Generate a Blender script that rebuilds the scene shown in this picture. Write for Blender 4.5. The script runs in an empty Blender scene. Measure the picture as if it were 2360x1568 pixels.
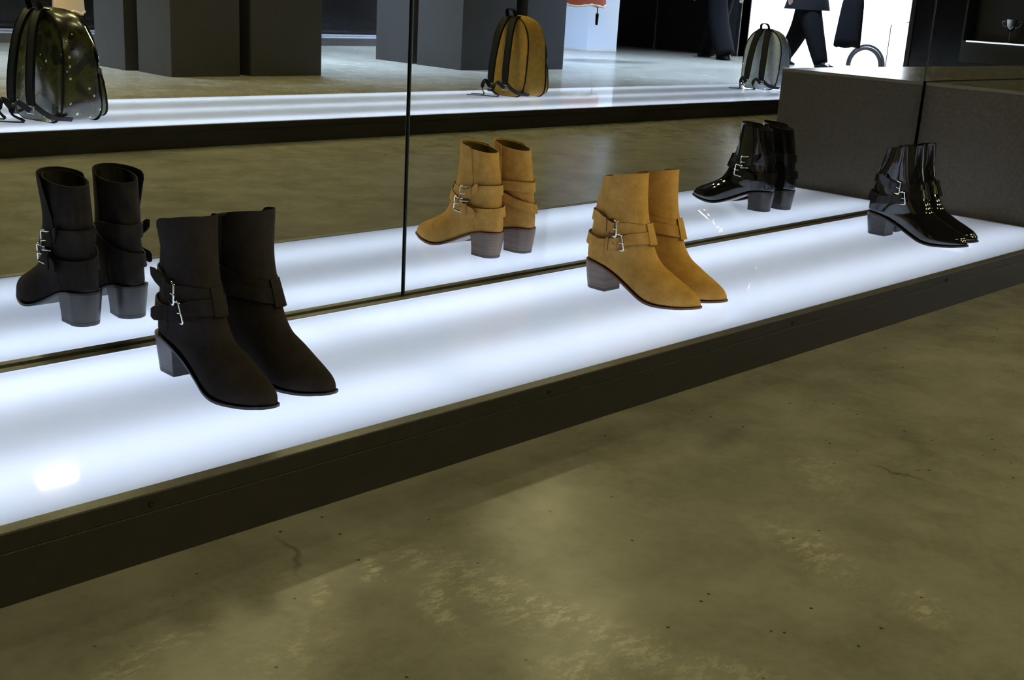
import bpy, bmesh, math, random
from mathutils import Vector, Matrix, noise
from mathutils.bvhtree import BVHTree
random.seed(7)
SC = bpy.context.scene
COL = SC.collection
PI = math.pi

# ------------------------------------------------------------------ camera
cam_d = bpy.data.cameras.new('camera')
cam_d.sensor_fit = 'HORIZONTAL'; cam_d.sensor_width = 36.0
cam_d.lens = 2725.4 * 36.0 / 2360.0
cam_d.clip_start = 0.02; cam_d.clip_end = 300
cam = bpy.data.objects.new('camera', cam_d); COL.objects.link(cam)
FW = Vector((0.6883412335787145, 0.6673461391779972, -0.2843158044843)); RT = Vector((0.706690465390478, -0.7053572992050198, 0.05531425299495254)); UP = RT.cross(FW)
M = Matrix((RT, UP, -FW)).transposed().to_4x4(); M.translation = Vector((0.0, -1.90295, 0.74656))
cam.matrix_world = M
SC.camera = cam

# ------------------------------------------------------------------ world, sun, exposure
SC.view_settings.view_transform = 'Standard'; SC.view_settings.look = 'None'
SC.view_settings.exposure = 0.0; SC.view_settings.gamma = 1.0; SC.view_settings.use_curve_mapping = False
SC.cycles.max_bounces = 7; SC.cycles.diffuse_bounces = 3; SC.cycles.glossy_bounces = 5; SC.cycles.transmission_bounces = 3; SC.cycles.adaptive_threshold = 0.05
SC.cycles.blur_glossy = 0.0; SC.cycles.sample_clamp_indirect = 60.0
W = bpy.data.worlds.new('world'); SC.world = W; W.use_nodes = True
bg = W.node_tree.nodes['Background']; bg.inputs[0].default_value = (0.72, 0.84, 1.0, 1); bg.inputs[1].default_value = 9.0
sun_d = bpy.data.lights.new('sun', 'SUN'); sun_d.energy = 5.0; sun_d.angle = 0.01; sun_d.color = (1, .96, .9)
sun = bpy.data.objects.new('sun', sun_d); COL.objects.link(sun); sun.rotation_euler = (math.radians(28), math.radians(-38), 0)
LAMP_W = 34.0          # each ceiling light
LAMP_C = (1.0, 0.88, 0.42)
TUBE_W = .93          # each tube inside the light box
# daylight enters by the doorway only: tell the renderer where it is
por_d = bpy.data.lights.new('doorway_portal', 'AREA'); por_d.shape = 'RECTANGLE'; por_d.size = 2.6; por_d.size_y = 2.35; por_d.cycles.is_portal = True
por = bpy.data.objects.new('doorway_portal', por_d); COL.objects.link(por)
por.location = (14.7, -6.81, 1.3); por.rotation_euler = (0, math.radians(90), 0)

# ------------------------------------------------------------------ material helpers
MATS = {}
def mat(name, base=(.5, .5, .5), rough=.5, metal=0.0, spec=.5, sheen=0.0, coat=0.0, emit=None, emit_s=0.0):
    m = bpy.data.materials.new(name); m.use_nodes = True; MATS[name] = m
    b = m.node_tree.nodes['Principled BSDF']
    b.inputs['Base Color'].default_value = (*base, 1); b.inputs['Roughness'].default_value = rough
    b.inputs['Metallic'].default_value = metal; b.inputs['Specular IOR Level'].default_value = spec
    b.inputs['Sheen Weight'].default_value = sheen; b.inputs['Coat Weight'].default_value = coat
    b.inputs['Coat Roughness'].default_value = .05
    if emit: b.inputs['Emission Color'].default_value = (*emit, 1); b.inputs['Emission Strength'].default_value = emit_s
    return m
class G:
    """tiny node graph helper"""
    def __init__(s, m): s.m = m; s.t = m.node_tree; s.n = s.t.nodes; s.b = s.n.get('Principled BSDF'); s._tc = None
    def node(s, ty, **kw):
        n = s.n.new(ty)
        for k, v in kw.items(): setattr(n, k, v)
        return n
    def link(s, a, b): s.t.links.new(a, b)
    def tc(s):
        if not s._tc: s._tc = s.node('ShaderNodeTexCoord')
        return s._tc.outputs['Object']
    def put(s, sock, v):
        if hasattr(v, 'is_output'): s.link(v, sock)
        elif isinstance(v, (tuple, list)): sock.default_value = (*v, 1) if (len(v) == 3 and sock.type == 'RGBA') else v
        else: sock.default_value = v
    def mapping(s, vec, scale=(1, 1, 1), rot=(0, 0, 0), loc=(0, 0, 0)):
        n = s.node('ShaderNodeMapping'); s.link(vec, n.inputs['Vector'])
        n.inputs['Scale'].default_value = scale; n.inputs['Rotation'].default_value = rot; n.inputs['Location'].default_value = loc
        return n.outputs[0]
    def noise(s, scale, detail=4, rough=.55, vec=None, dist=0.0):
        n = s.node('ShaderNodeTexNoise'); s.link(vec if vec is not None else s.tc(), n.inputs['Vector'])
        n.inputs['Scale'].default_value = scale; n.inputs['Detail'].default_value = detail
        n.inputs['Roughness'].default_value = rough; n.inputs['Distortion'].default_value = dist
        return n.outputs['Fac']
    def voronoi(s, scale, vec=None, feature='F1', out='Distance', rnd=1.0):
        n = s.node('ShaderNodeTexVoronoi'); n.feature = feature; s.link(vec if vec is not None else s.tc(), n.inputs['Vector'])
        n.inputs['Scale'].default_value = scale; n.inputs['Randomness'].default_value = rnd
        return n.outputs[out]
    def ramp(s, fac, *stops):
        n = s.node('ShaderNodeValToRGB'); s.link(fac, n.inputs[0]); e = n.color_ramp.elements
        while len(e) < len(stops): e.new(.5)
        for i, (p, c) in enumerate(stops):
            e[i].position = p; e[i].color = (*c, 1) if isinstance(c, tuple) else (c, c, c, 1)
        return n.outputs[0]
    def mix(s, fac, a, b, mode='MIX'):
        n = s.node('ShaderNodeMix', data_type='RGBA', blend_type=mode)
        s.put(n.inputs[0], fac); s.put(n.inputs[6], a); s.put(n.inputs[7], b)
        return n.outputs[2]
    def math(s, op, a, b=0.0):
        n = s.node('ShaderNodeMath', operation=op); s.put(n.inputs[0], a); s.put(n.inputs[1], b); return n.outputs[0]
    def blob(s, vec, x, y, a, b, deg, tone):
        n = s.node('ShaderNodeMapping', vector_type='TEXTURE'); s.link(vec, n.inputs['Vector'])
        n.inputs['Location'].default_value = (x, y, 0); n.inputs['Rotation'].default_value = (0, 0, math.radians(deg)); n.inputs['Scale'].default_value = (a * 1.25, b * 1.25, 1)
        q = s.node('ShaderNodeTexGradient', gradient_type='SPHERICAL'); s.link(n.outputs[0], q.inputs[0])
        return s.math('MULTIPLY', q.outputs['Fac'], tone * 1.0)
    def color(s, v): s.put(s.b.inputs['Base Color'], v)
    def rough(s, v): s.put(s.b.inputs['Roughness'], v)
    def bump(s, h, strength=.2, dist=.002):
        n = s.node('ShaderNodeBump'); n.inputs['Strength'].default_value = strength; n.inputs['Distance'].default_value = dist
        s.link(h, n.inputs['Height']); s.link(n.outputs[0], s.b.inputs['Normal'])

def suede(name, a, b, sheen):
    m = mat(name, a, .95, sheen=sheen, spec=.15); g = G(m)
    big = g.noise(34, 5, .65); fine = g.noise(900, 2, .6)
    c = g.mix(g.ramp(big, (.3, 0.0), (.72, 1.0)), a, b)
    g.color(g.mix(g.ramp(fine, (.35, 0.0), (.7, .35)), c, tuple(min(1, v * 1.7) for v in b)))
    g.bump(g.math('ADD', fine, g.math('MULTIPLY', big, .6)), .35, .0012)
    m.node_tree.nodes['Principled BSDF'].inputs['Sheen Roughness'].default_value = .6
    m.node_tree.nodes['Principled BSDF'].inputs['Sheen Tint'].default_value = (*b, 1)
    return m
suede('suede_tan', (.34, .175, .040), (.58, .335, .095), .3)
suede('suede_black', (.0125, .0098, .0088), (.028, .0225, .0205), .22)
suede('suede_bag', (.165, .092, .017), (.27, .155, .03), .2)
m = mat('patent_black', (.006, .006, .006), .06, coat=1.0); g = G(m); g.bump(g.noise(30, 2, .5), .06, .003)
mat('edge_tan', (.045, .022, .008), .7); mat('edge_black', (.004, .004, .004), .6); mat('leather_black', (.012, .011, .011), .38); mat('patent_strap', (.009, .008, .008), .16)
def stacked(name, a, b, rough):
    m = mat(name, a, rough); g = G(m)
    v = g.mapping(g.tc(), (6, 6, 520)); n = g.noise(1.0, 3, .7, v)
    g.color(g.mix(g.ramp(n, (.35, 0.0), (.65, 1.0)), a, b)); g.bump(n, .12, .001)
    return m
stacked('heel_brown', (.13, .085, .065), (.24, .175, .14), .42)
stacked('heel_black', (.030, .027, .026), (.062, .056, .052), .35)
stacked('heel_patent', (.020, .018, .018), (.042, .036, .036), .22)
mat('lift_brown', (.085, .065, .055), .5); mat('lift_black', (.03, .028, .028), .45)
mat('sole_brown', (.16, .075, .035), .5); mat('sole_black', (.022, .018, .016), .45); mat('sole_pale', (.55, .45, .38), .5)
mat('chrome', (.86, .85, .82), .09, 1.0); mat('hole', (.004, .003, .003), .9)
mat('lining_black', (.012, .010, .009), .8); mat('lining_tan', (.10, .062, .02), .85)

# polished concrete
m = mat('concrete', (.2, .18, .1), .3, spec=.10); g = G(m); o = g.tc()
big = g.noise(1.1, 3, .6); mid = g.noise(6.0, 5, .70, dist=.15); fine = g.noise(60, 2, .7)
c = g.mix(g.ramp(big, (.32, 0.0), (.68, 1.0)), (.130, .125, .098), (.195, .188, .152))
c = g.mix(g.ramp(mid, (.40, 0.0), (.64, .60)), c, (.275, .268, .228))
c = g.mix(g.ramp(g.noise(2.3, 4, .7, g.mapping(o, (1, 1, 1), loc=(3, 8, 0)), .1), (.52, 0.0), (.68, .60)), c, (.105, .099, .076))
c = g.mix(g.math('MULTIPLY', g.ramp(fine, (.3, 0.0), (.8, 1.0)), .35), c, (.25, .24, .20))
# worn pale patches with a place and outline of their own: centre x, y, half length, half width, turn, tone
WEAR = [(1.0, -1.02, .30, .050, 100, .75), (.91, -.915, .085, .026, 60, .75), (.90, -.805, .045, .014, 75, .8), (.812, -.812, .05, .016, 60, .7), (.985, -1.0, .10, .022, 95, .5),
        (1.42, -1.14, .12, .055, 65, .55), (1.68, -1.01, .12, .05, 40, .28), (1.397, -1.335, .06, .035, 40, .5), (.93, -1.14, .13, .05, 20, .55), (.54, -.815, .10, .03, 8, .5),
        (.70, -.90, .12, .05, 20, .28), (1.05, -1.22, .12, .03, 110, .45), (.62, -.80, .06, .02, 10, .4)]
wob = g.node('ShaderNodeTexNoise'); g.link(o, wob.inputs['Vector']); wob.inputs['Scale'].default_value = 9; wob.inputs['Detail'].default_value = 5
wv = g.node('ShaderNodeVectorMath', operation='MULTIPLY_ADD'); g.link(wob.outputs['Color'], wv.inputs[0]); wv.inputs[1].default_value = (.10, .10, 0); g.link(o, wv.inputs[2])
ov = g.node('ShaderNodeVectorMath', operation='SUBTRACT'); g.link(wv.outputs[0], ov.inputs[0]); ov.inputs[1].default_value = (.05, .05, 0)
grain = g.math('MULTIPLY', g.ramp(g.noise(30, 5, .8, g.mapping(o, (1, 2.0, 1), (0, 0, .9))), (.49, 0.0), (.56, 1.0)), g.ramp(fine, (.30, .35), (.55, 1.0)))
tot = None
for (x, y, a, b, deg, tone) in WEAR:
    e = g.blob(ov.outputs[0], x, y, a, b, deg, tone)
    tot = e if tot is None else g.math('MAXIMUM', tot, e)
c = g.mix(g.math('MULTIPLY', tot, g.math('ADD', g.math('MULTIPLY', grain, .80), .10)), c, (.52, .51, .42))
dark = None
for (x, y, a, b, deg, tone) in [(.836, -.697, .055, .007, 76, .6), (1.79, -1.09, .055, .004, -74, .7), (1.70, -.80, .12, .03, 20, .35), (1.98, -1.02, .10, .03, 40, .35)]:
    e = g.blob(ov.outputs[0], x, y, a, b, deg, tone)
    dark = e if dark is None else g.math('MAXIMUM', dark, e)
c = g.mix(dark, c, (.05, .045, .032))
spk = g.ramp(g.voronoi(26, feature='F1'), (.0, 1.0), (.055, 1.0), (.075, 0.0)); spk2 = g.ramp(g.noise(2.8, 2), (.46, 0.0), (.52, 1.0))
c = g.mix(g.math('MULTIPLY', spk, g.math('MULTIPLY', spk2, .85)), c, (.02, .018, .012))
g.color(c)
g.rough(g.math('ADD', g.math('MULTIPLY', g.noise(4.2, 4, .75, dist=.1), .12), .16))
g.bump(g.noise(9, 2, .6), .07, .004)

def charcoal(name, a, rough, n_scale=60, spec=.4):
    m = mat(name, a, rough, spec=spec); g = G(m)
    n = g.noise(n_scale, 4, .65)
    g.color(g.mix(g.ramp(n, (.35, 0.0), (.7, 1.0)), tuple(v * .82 for v in a), tuple(v * 1.2 for v in a)))
    return m
charcoal('fascia', (.017, .0148, .0125), .42, 45); charcoal('trim_metal', (.082, .077, .072), .38, 80)
charcoal('block_lacquer', (.078, .067, .055), .30, 90); charcoal('plinth_paint', (.033, .032, .031), .5, 90)
charcoal('wall_dark', (.022, .020, .019), .5, 12); charcoal('wall_gloss', (.010, .009, .009), .16, 12)
charcoal('ceiling_dark', (.03, .029, .028), .8, 10); mat('gap_black', (.003, .003, .003), .9)
m = mat('block_top_sheen', (.14, .125, .08), .2, spec=.6); g = G(m); g.color(g.mix(g.noise(2.5, 3, .5, g.mapping(g.tc(), (.4, 5, 1))), (.13, .122, .092), (.175, .163, .125)))  # olive base colour paints in the reflection on the dark lacquer top
mat('mirror', (.90, .915, .91), .0, 1.0); mat('mirror_edge', (.10, .12, .115), .15, .3)
mat('white_metal', (.75, .75, .73), .4); mat('lamp_glow', (1, 1, 1), .5, emit=LAMP_C, emit_s=6.0)
mat('pillar_glow', (.35, .42, .55), .3, emit=(.56, .72, 1.0), emit_s=.38); mat('strip_glow', (.8, .8, .8), .4, emit=(.8, .9, 1.0), emit_s=1.1)
# white acrylic: light from the tubes below comes through, the surface is glossy
m = bpy.data.materials.new('acrylic'); MATS['acrylic'] = m; m.use_nodes = True; nt = m.node_tree
nt.nodes.remove(nt.nodes['Principled BSDF']); out = nt.nodes['Material Output']
tr = nt.nodes.new('ShaderNodeBsdfTranslucent'); tr.inputs[0].default_value = (.90, .93, .97, 1)
df = nt.nodes.new('ShaderNodeBsdfDiffuse'); df.inputs[0].default_value = (.36, .38, .40, 1)
m1 = nt.nodes.new('ShaderNodeMixShader'); m1.inputs[0].default_value = .30; nt.links.new(tr.outputs[0], m1.inputs[1]); nt.links.new(df.outputs[0], m1.inputs[2])
gl = nt.nodes.new('ShaderNodeBsdfGlossy'); gl.inputs['Roughness'].default_value = .035
fr = nt.nodes.new('ShaderNodeFresnel'); fr.inputs[0].default_value = 1.45
m2 = nt.nodes.new('ShaderNodeMixShader'); nt.links.new(fr.outputs[0], m2.inputs[0]); nt.links.new(m1.outputs[0], m2.inputs[1]); nt.links.new(gl.outputs[0], m2.inputs[2])
nt.links.new(m2.outputs[0], out.inputs[0])
mat('box_white', (.86, .88, .90), .8)
# backpacks
m = mat('camo_green', (.03, .035, .01), .24, coat=.25); g = G(m)
cm = g.ramp(g.noise(9, 2, .5, dist=.6), (.0, (.012, .014, .008)), (.44, (.018, .020, .008)), (.50, (.060, .062, .012)), (.58, (.045, .040, .014)), (.66, (.020, .012, .008)))
dots = g.ramp(g.voronoi(26), (0.0, 1.0), (.13, 1.0), (.17, 0.0)); sel = g.ramp(g.noise(7, 2), (.50, 0.0), (.53, 1.0))
g.color(g.mix(g.math('MULTIPLY', dots, sel), cm, (.75, .74, .66)))
m = mat('spotted_grey', (.2, .2, .2), .3, coat=.3); g = G(m)
cg = g.mix(g.noise(40, 4), (.16, .19, .20), (.36, .41, .43)); dots = g.ramp(g.voronoi(24), (0.0, 1.0), (.15, 1.0), (.2, 0.0)); sel = g.ramp(g.noise(8, 2), (.48, 0.0), (.51, 1.0))
g.color(g.mix(g.math('MULTIPLY', dots, sel), cg, (.8, .82, .8)))
mat('strap_dark', (.005, .005, .005), .6, spec=.12); mat('webbing', (.009, .009, .009), .6, spec=.15)
# people, street
mat('trouser_dark', (.006, .006, .007), .95, spec=.1); mat('coat_dark', (.008, .0075, .009), .95, spec=.1); mat('skin', (.50, .33, .25), .55); mat('hair', (.03, .02, .014), .6)
mat('shoe_black', (.010, .010, .010), .25); mat('shirt_navy', (.02, .025, .05), .85); mat('eye_dark', (.02, .015, .01), .2); mat('lip', (.40, .18, .15), .5)
m = mat('pavement', (.45, .44, .42), .85); g = G(m); g.color(g.mix(g.noise(3, 5), (.38, .37, .36), (.52, .51, .49)))
mat('car_paint', (.62, .64, .67), .25, .2, coat=.6); mat('car_glass', (.05, .07, .09), .05); mat('tyre', (.008, .008, .009), .9, spec=.1); mat('rim', (.75, .76, .78), .25, .6); mat('headlamp', (.8, .82, .85), .08)
m = mat('facade', (.72, .70, .66), .8); g = G(m); g.color(g.mix(g.noise(2, 4), (.66, .64, .60), (.78, .76, .72)))
mat('red_weave', (.30, .055, .018), .9); mat('cream_trim', (.65, .55, .42), .9); mat('tan_cloth', (.32, .20, .085), .9)
mat('silver', (.8, .8, .8), .12, 1.0)
mat('glass_clear', (.9, .95, .95), .02)

# ------------------------------------------------------------------ object helpers
def obj(name, verts, faces, m, parent=None, smooth=False, kind=None):
    me = bpy.data.meshes.new(name); me.from_pydata([tuple(v) for v in verts], [], faces); me.validate()
    bm = bmesh.new(); bm.from_mesh(me); bmesh.ops.recalc_face_normals(bm, faces=bm.faces); bm.to_mesh(me); bm.free()
    o = bpy.data.objects.new(name, me); COL.objects.link(o); me.materials.append(MATS[m])
    if smooth:
        me.shade_smooth()
        if smooth != 'all':
            try: me.set_sharp_from_angle(angle=math.radians(smooth if smooth is not True else 40))
            except Exception: pass
    if parent: o.parent = parent
    if kind: o['kind'] = kind
    return o
def tag(o, label, cat, group=None):
    o['label'] = label; o['category'] = cat
    if group: o['group'] = group
    return o
def thing(name, label, cat, loc=(0, 0, 0), rz=0.0, group=None):
    o = bpy.data.objects.new(name, None); COL.objects.link(o); o.location = loc; o.rotation_euler = (0, 0, rz); o.empty_display_size = .1
    return tag(o, label, cat, group)
def box(x0, x1, y0, y1, z0, z1):
    v = [(x, y, z) for x in (x0, x1) for y in (y0, y1) for z in (z0, z1)]
    return v, [(0, 1, 3, 2), (4, 6, 7, 5), (0, 4, 5, 1), (2, 3, 7, 6), (0, 2, 6, 4), (1, 5, 7, 3)]
def merge(*parts):
    V, F = [], []
    for v, f in parts:
        k = len(V); V += list(v); F += [tuple(i + k for i in q) for q in f]
    return V, F
def bbox_obj(name, dims, m, parent=None, bevel=.002, kind=None):
    v, f = box(*dims)
    o = obj(name, v, f, m, parent, kind=kind)
    if bevel:
        bm = bmesh.new(); bm.from_mesh(o.data); bmesh.ops.bevel(bm, geom=bm.edges[:], offset=bevel, segments=2, affect='EDGES', profile=.5); bm.to_mesh(o.data); bm.free()
    return o
def frames(path, closed=False, up=Vector((0, 0, 1))):
    n = len(path); T = []
    for i in range(n):
        a = path[(i - 1) % n] if (closed or i) else path[0]; b = path[(i + 1) % n] if (closed or i < n - 1) else path[-1]
        T.append((b - a).normalized())
    N = []; u = up
    for i in range(n):
        s = T[i].cross(u)
        if s.length < 1e-4: s = T[i].cross(Vector((1, .2, 0)))
        s.normalize(); N.append((s, s.cross(T[i]).normalized()))
    return T, N
def tube(path, r, n=8, closed=False, up=Vector((0, 0, 1))):
    path = [Vector(p) for p in path]; T, N = frames(path, closed, up); V, F = [], []; L = len(path)
    for i, p in enumerate(path):
        ri = r[i] if isinstance(r, (list, tuple)) else r
        for k in range(n):
            a = 2 * PI * k / n; V.append(p + N[i][0] * math.cos(a) * ri + N[i][1] * math.sin(a) * ri)
    for i in range(L if closed else L - 1):
        j = (i + 1) % L
        for k in range(n): F.append((i * n + k, i * n + (k + 1) % n, j * n + (k + 1) % n, j * n + k))
    if not closed: F += [tuple(range(n)), tuple(range((L - 1) * n, L * n))]
    return V, F
def ribbon(path, side, th, w):
    """flat strap: path points, side vectors (unit), thickness and half width per point"""
    path = [Vector(p) for p in path]; V, F = [], []; L = len(path)
    for i, p in enumerate(path):
        t = (path[min(i + 1, L - 1)] - path[max(i - 1, 0)]).normalized(); s = Vector(side[i] if isinstance(side, list) else side); s = (s - t * s.dot(t)).normalized()
        nn = t.cross(s).normalized(); ww = w[i] if isinstance(w, list) else w
        V += [p - s * ww - nn * th / 2, p + s * ww - nn * th / 2, p + s * ww + nn * th / 2, p - s * ww + nn * th / 2]
    for i in range(L - 1):
        a, b = 4 * i, 4 * i + 4
        for k in range(4): F.append((a + k, a + (k + 1) % 4, b + (k + 1) % 4, b + k))
    F += [(0, 1, 2, 3), (4 * L - 4, 4 * L - 3, 4 * L - 2, 4 * L - 1)]
    return V, F
def loft(rings, cap0=True, cap1=True):
    n = len(rings[0]); V = [v for r in rings for v in r]; F = []
    for i in range(len(rings) - 1):
        for k in range(n): F.append((i * n + k, i * n + (k + 1) % n, (i + 1) * n + (k + 1) % n, (i + 1) * n + k))
    if cap0: F.append(tuple(range(n)))
    if cap1: F.append(tuple(range((len(rings) - 1) * n, len(rings) * n)))
    return V, F
def interp(x, tab):
    if x <= tab[0][0]: return tab[0][1]
    for (a, va), (b, vb) in zip(tab, tab[1:]):
        if x <= b:
            t = (x - a) / (b - a); return va + (vb - va) * t
    return tab[-1][1]
def smooth_tab(tab, n=80):
    """Catmull-Rom resample of a list of tuples"""
    out = []; k = len(tab)
    for i in range(n):
        u = i / (n - 1) * (k - 1); j = min(int(u), k - 2); t = u - j
        p0, p1, p2, p3 = tab[max(j - 1, 0)], tab[j], tab[j + 1], tab[min(j + 2, k - 1)]
        out.append(tuple(.5 * (2 * b + (c - a) * t + (2 * a - 5 * b + 4 * c - d) * t * t + (3 * b - a - 3 * c + d) * t ** 3) for a, b, c, d in zip(p0, p1, p2, p3)))
    return out
def sstep(a, b, x):
    t = max(0.0, min(1.0, (x - a) / (b - a))); return t * t * (3 - 2 * t)

# ------------------------------------------------------------------ the room
H = 0.09566                       # top of the light box
RX0, RX1, RY0, RY1, RZ = -4.0, 14.6, -10.8, 0.05, 3.4
def struct(name, dims, m): return bbox_obj(name, dims, m, None, 0, 'structure')
struct('floor', (RX0 - .2, RX1 + .1, RY0 - .2, RY1 + .2, -.12, 0), 'concrete')
struct('ceiling', (RX0 - .2, RX1 + .2, RY0 - .2, RY1 + .2, RZ, RZ + .1), 'ceiling_dark')
struct('wall_mirror_side', (RX0 - .2, RX1 + .2, RY1, RY1 + .15, 0, RZ), 'wall_dark')
struct('wall_left', (RX0 - .2, RX0, RY0, RY1, 0, RZ), 'wall_dark')
struct('wall_far', (RX0 - .2, RX1 + .2, RY0 - .2, RY0, 0, RZ), 'wall_gloss')
DY0, DY1, DZ = -8.09, -5.535, 2.6     # street entrance
v, f = merge(box(RX1, RX1 + .2, RY0, DY0, -.12, RZ), box(RX1, RX1 + .2, DY0, DY1, DZ, RZ), box(RX1, RX1 + .2, DY1, RY1, -.12, RZ))
obj('wall_entrance', v, f, 'wall_gloss', kind='structure')
v, f = merge(box(RX1 - .02, RX1 + .22, DY0 - .06, DY0, 0, DZ), box(RX1 - .02, RX1 + .22, DY1, DY1 + .06, 0, DZ), box(RX1 - .02, RX1 + .22, DY0 - .06, DY1 + .06, DZ, DZ + .06))
dfr = obj('door_1', v, f, 'fascia', kind='structure')
obj('trim_1', *box(RX1 - .012, RX1, -9.622, -9.606, 0, RZ), 'chrome', kind='structure')

# ------------------------------------------------------------------ light boxes
def light_box(name, label, x0, x1, yb, yf, z, n_tube, group, end_r=False, screws=(), watts=TUBE_W, cover=None, face='fascia'):
    """low box along x; yb back edge, yf front edge"""
    lo, hi = min(yb, yf), max(yb, yf)
    t = thing(name, label, 'light box', ((x0 + x1) / 2, (yb + yf) / 2, 0), 0, group)
    ox, oy = t.location.x, t.location.y
    P = lambda a, b, c, d, e, h: (a - ox, b - ox, c - oy, d - oy, e, h)
    s = 1 if yf > yb else -1
    def yy(a, b): return (min(a, b), max(a, b))
    fr = yy(yf, yf - s * .018)
    fo = bbox_obj('fascia', P(x0, x1, *fr, 0, z - .026), face, t, .0012)
    ro = bbox_obj('top_rail', P(x0, x1, *yy(yf + s * .0008, yf - s * .022), z - .0255, z), face, t, .0012)
    bbox_obj('edge_trim', P(x0, x1, *yy(yf + s * .0002, yf - s * .0215), z, z + .0012), 'trim_metal', t, 0)
    bk = yy(yb, yb + s * .018)
    bbox_obj('back_board', P(x0, x1, *bk, 0, z - .03), 'fascia', t, .001)
    bbox_obj('end_board', P(x0, x0 + .018, lo + .02, hi - .02, 0, z - .004), 'fascia', t, .001)
    bbox_obj('end_board', P(x1 - .018, x1, lo + .02, hi - .02, 0, z - .004), 'fascia', t, .001)
    obj('tray', *merge(box(*P(x0 + .02, x1 - .02, lo + .023, hi - .023, .002, .006)), box(*P(x0 + .02, x1 - .02, lo + .0225, lo + .0245, .006, z - .0262)), box(*P(x0 + .02, x1 - .02, hi - .0245, hi - .0225, .006, z - .0262))), 'box_white', t)
    a0, a1 = yy(yf - s * .022, yb + s * (cover or .018))
    # acrylic sheet: top face and rim, open below to the tubes
    v, f = box(*P(x0 + .001, x1 - .001, a0, a1, z - .006, z)); f = [q for q in f if q != (0, 2, 6, 4) and q != (0, 4, 6, 2)]
    obj('acrylic_top', v, f, 'acrylic', t)
    for (sx_, sz_) in screws:
        V, F = loft([[(sx_ - ox + math.cos(k * PI / 4) * r, yf - oy + s * d, sz_ + math.sin(k * PI / 4) * r) for k in range(8)] for r, d in ((.0042, .0), (.0042, .0024), (.003, .0034), (.0012, .0022))])
        obj('screw', V, F, 'hole', t, True)
    for (ty, tk) in n_tube:
        n = max(1, round((x1 - x0) / 2.4)); L = (x1 - x0) / n
        for k in range(n):
            ld = bpy.data.lights.new('tube_light', 'AREA'); ld.shape = 'RECTANGLE'; ld.size = L - .02; ld.size_y = .13
            ld.energy = watts * tk * L; ld.color = (.71, .80, 1.0)
            lo_ = bpy.data.objects.new('tube_light', ld); COL.objects.link(lo_); lo_.parent = t
            lo_.location = (x0 + L * (k + .5) - ox, ty - oy, .012); lo_.rotation_euler = (PI, 0, 0)
    return t
XE = 3.894
lb = light_box('light_box', 'long low light box with glowing white top carrying the three pairs of boots', -1.2, XE, 0.0, -.6, H, ((-.115, 1.1), (-.45, .95)), 'glowing light box benches',
          screws=((.69, .0815), (1.443, .0812), (2.219, .0808), (2.961, .0805)), cover=.027)
light_box('light_box', 'wide glowing white light box bench carrying the backpacks, reflected in the mirror', -3.2, 10.4, -3.847, -2.759, .0975, ((-2.87, 1.25), (-3.30, 1.0), (-3.74, 1.25)), 'glowing light box benches', watts=TUBE_W * 1.3)
light_box('light_box', 'far glowing light box along the back wall behind the dark plinths', -3.2, 12.0, -10.4, -9.53, .085, ((-9.7, 1.2), (-10.2, 1.2)), 'glowing light box benches', watts=TUBE_W * 1.0, face='trim_metal')  # lighter fascia colour stands in for the light reflected off it
# rail holding the mirrors, part of the light box; the dark channel behind it
ox_, oy_ = lb.location.x, lb.location.y
bbox_obj('mirror_rail', (-1.2 - ox_, XE - ox_, -.0265 - oy_, -.0085 - oy_, H - .012, H + .0012), 'trim_metal', lb, .0006)
bbox_obj('mirror_channel', (-1.2 - ox_, XE - ox_, -.0083 - oy_, -.0002 - oy_, H - .028, H - .006), 'gap_black', lb, 0)
def mirror(x0, x1, z0, z1, label):
    t = thing('wall_mirror', label, 'mirror', ((x0 + x1) / 2, 0, z0), 0, 'mirror panels on the wall')
    ox = (x0 + x1) / 2; e = .0012
    obj('mirror_glass', [(x0 - ox + e, 0, 0), (x1 - ox - e, 0, 0), (x1 - ox - e, 0, z1 - z0), (x0 - ox + e, 0, z1 - z0)], [(0, 1, 2, 3)], 'mirror', t)
    v, f = box(x0 - ox, x1 - ox, .0004, .0064, 0, z1 - z0)
    obj('glass_edge', v, f, 'mirror_edge', t)
    obj('backing_board', *box(x0 - ox + .004, x1 - ox - .004, .0066, .0480, 0, z1 - z0), 'gap_black', t)
MZ = H - .0058
mirror(-1.2, 1.6105, MZ, 2.3, 'tall frameless mirror panel behind the black suede boots')
mirror(1.6190, XE, MZ, 2.3, 'tall frameless mirror panel behind the tan suede boots')
mirror(XE + .010, 6.4, .5245, 2.3, 'frameless mirror panel above the dark lacquered block at right')
# dark block at the end of the light box
t = thing('display_block', 'low dark lacquered block beside the patent boots, standing against the mirror', 'block', (5.12, -.283, 0))
bbox_obj('body', (3.906 - 5.12, 1.22, -.2815, .279, 0, .5105), 'block_lacquer', t, .0015)
bbox_obj('top_board', (3.9055 - 5.12, 1.2205, -.282, .279, .5106, .5209), 'block_top_sheen', t, .0010)

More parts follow.
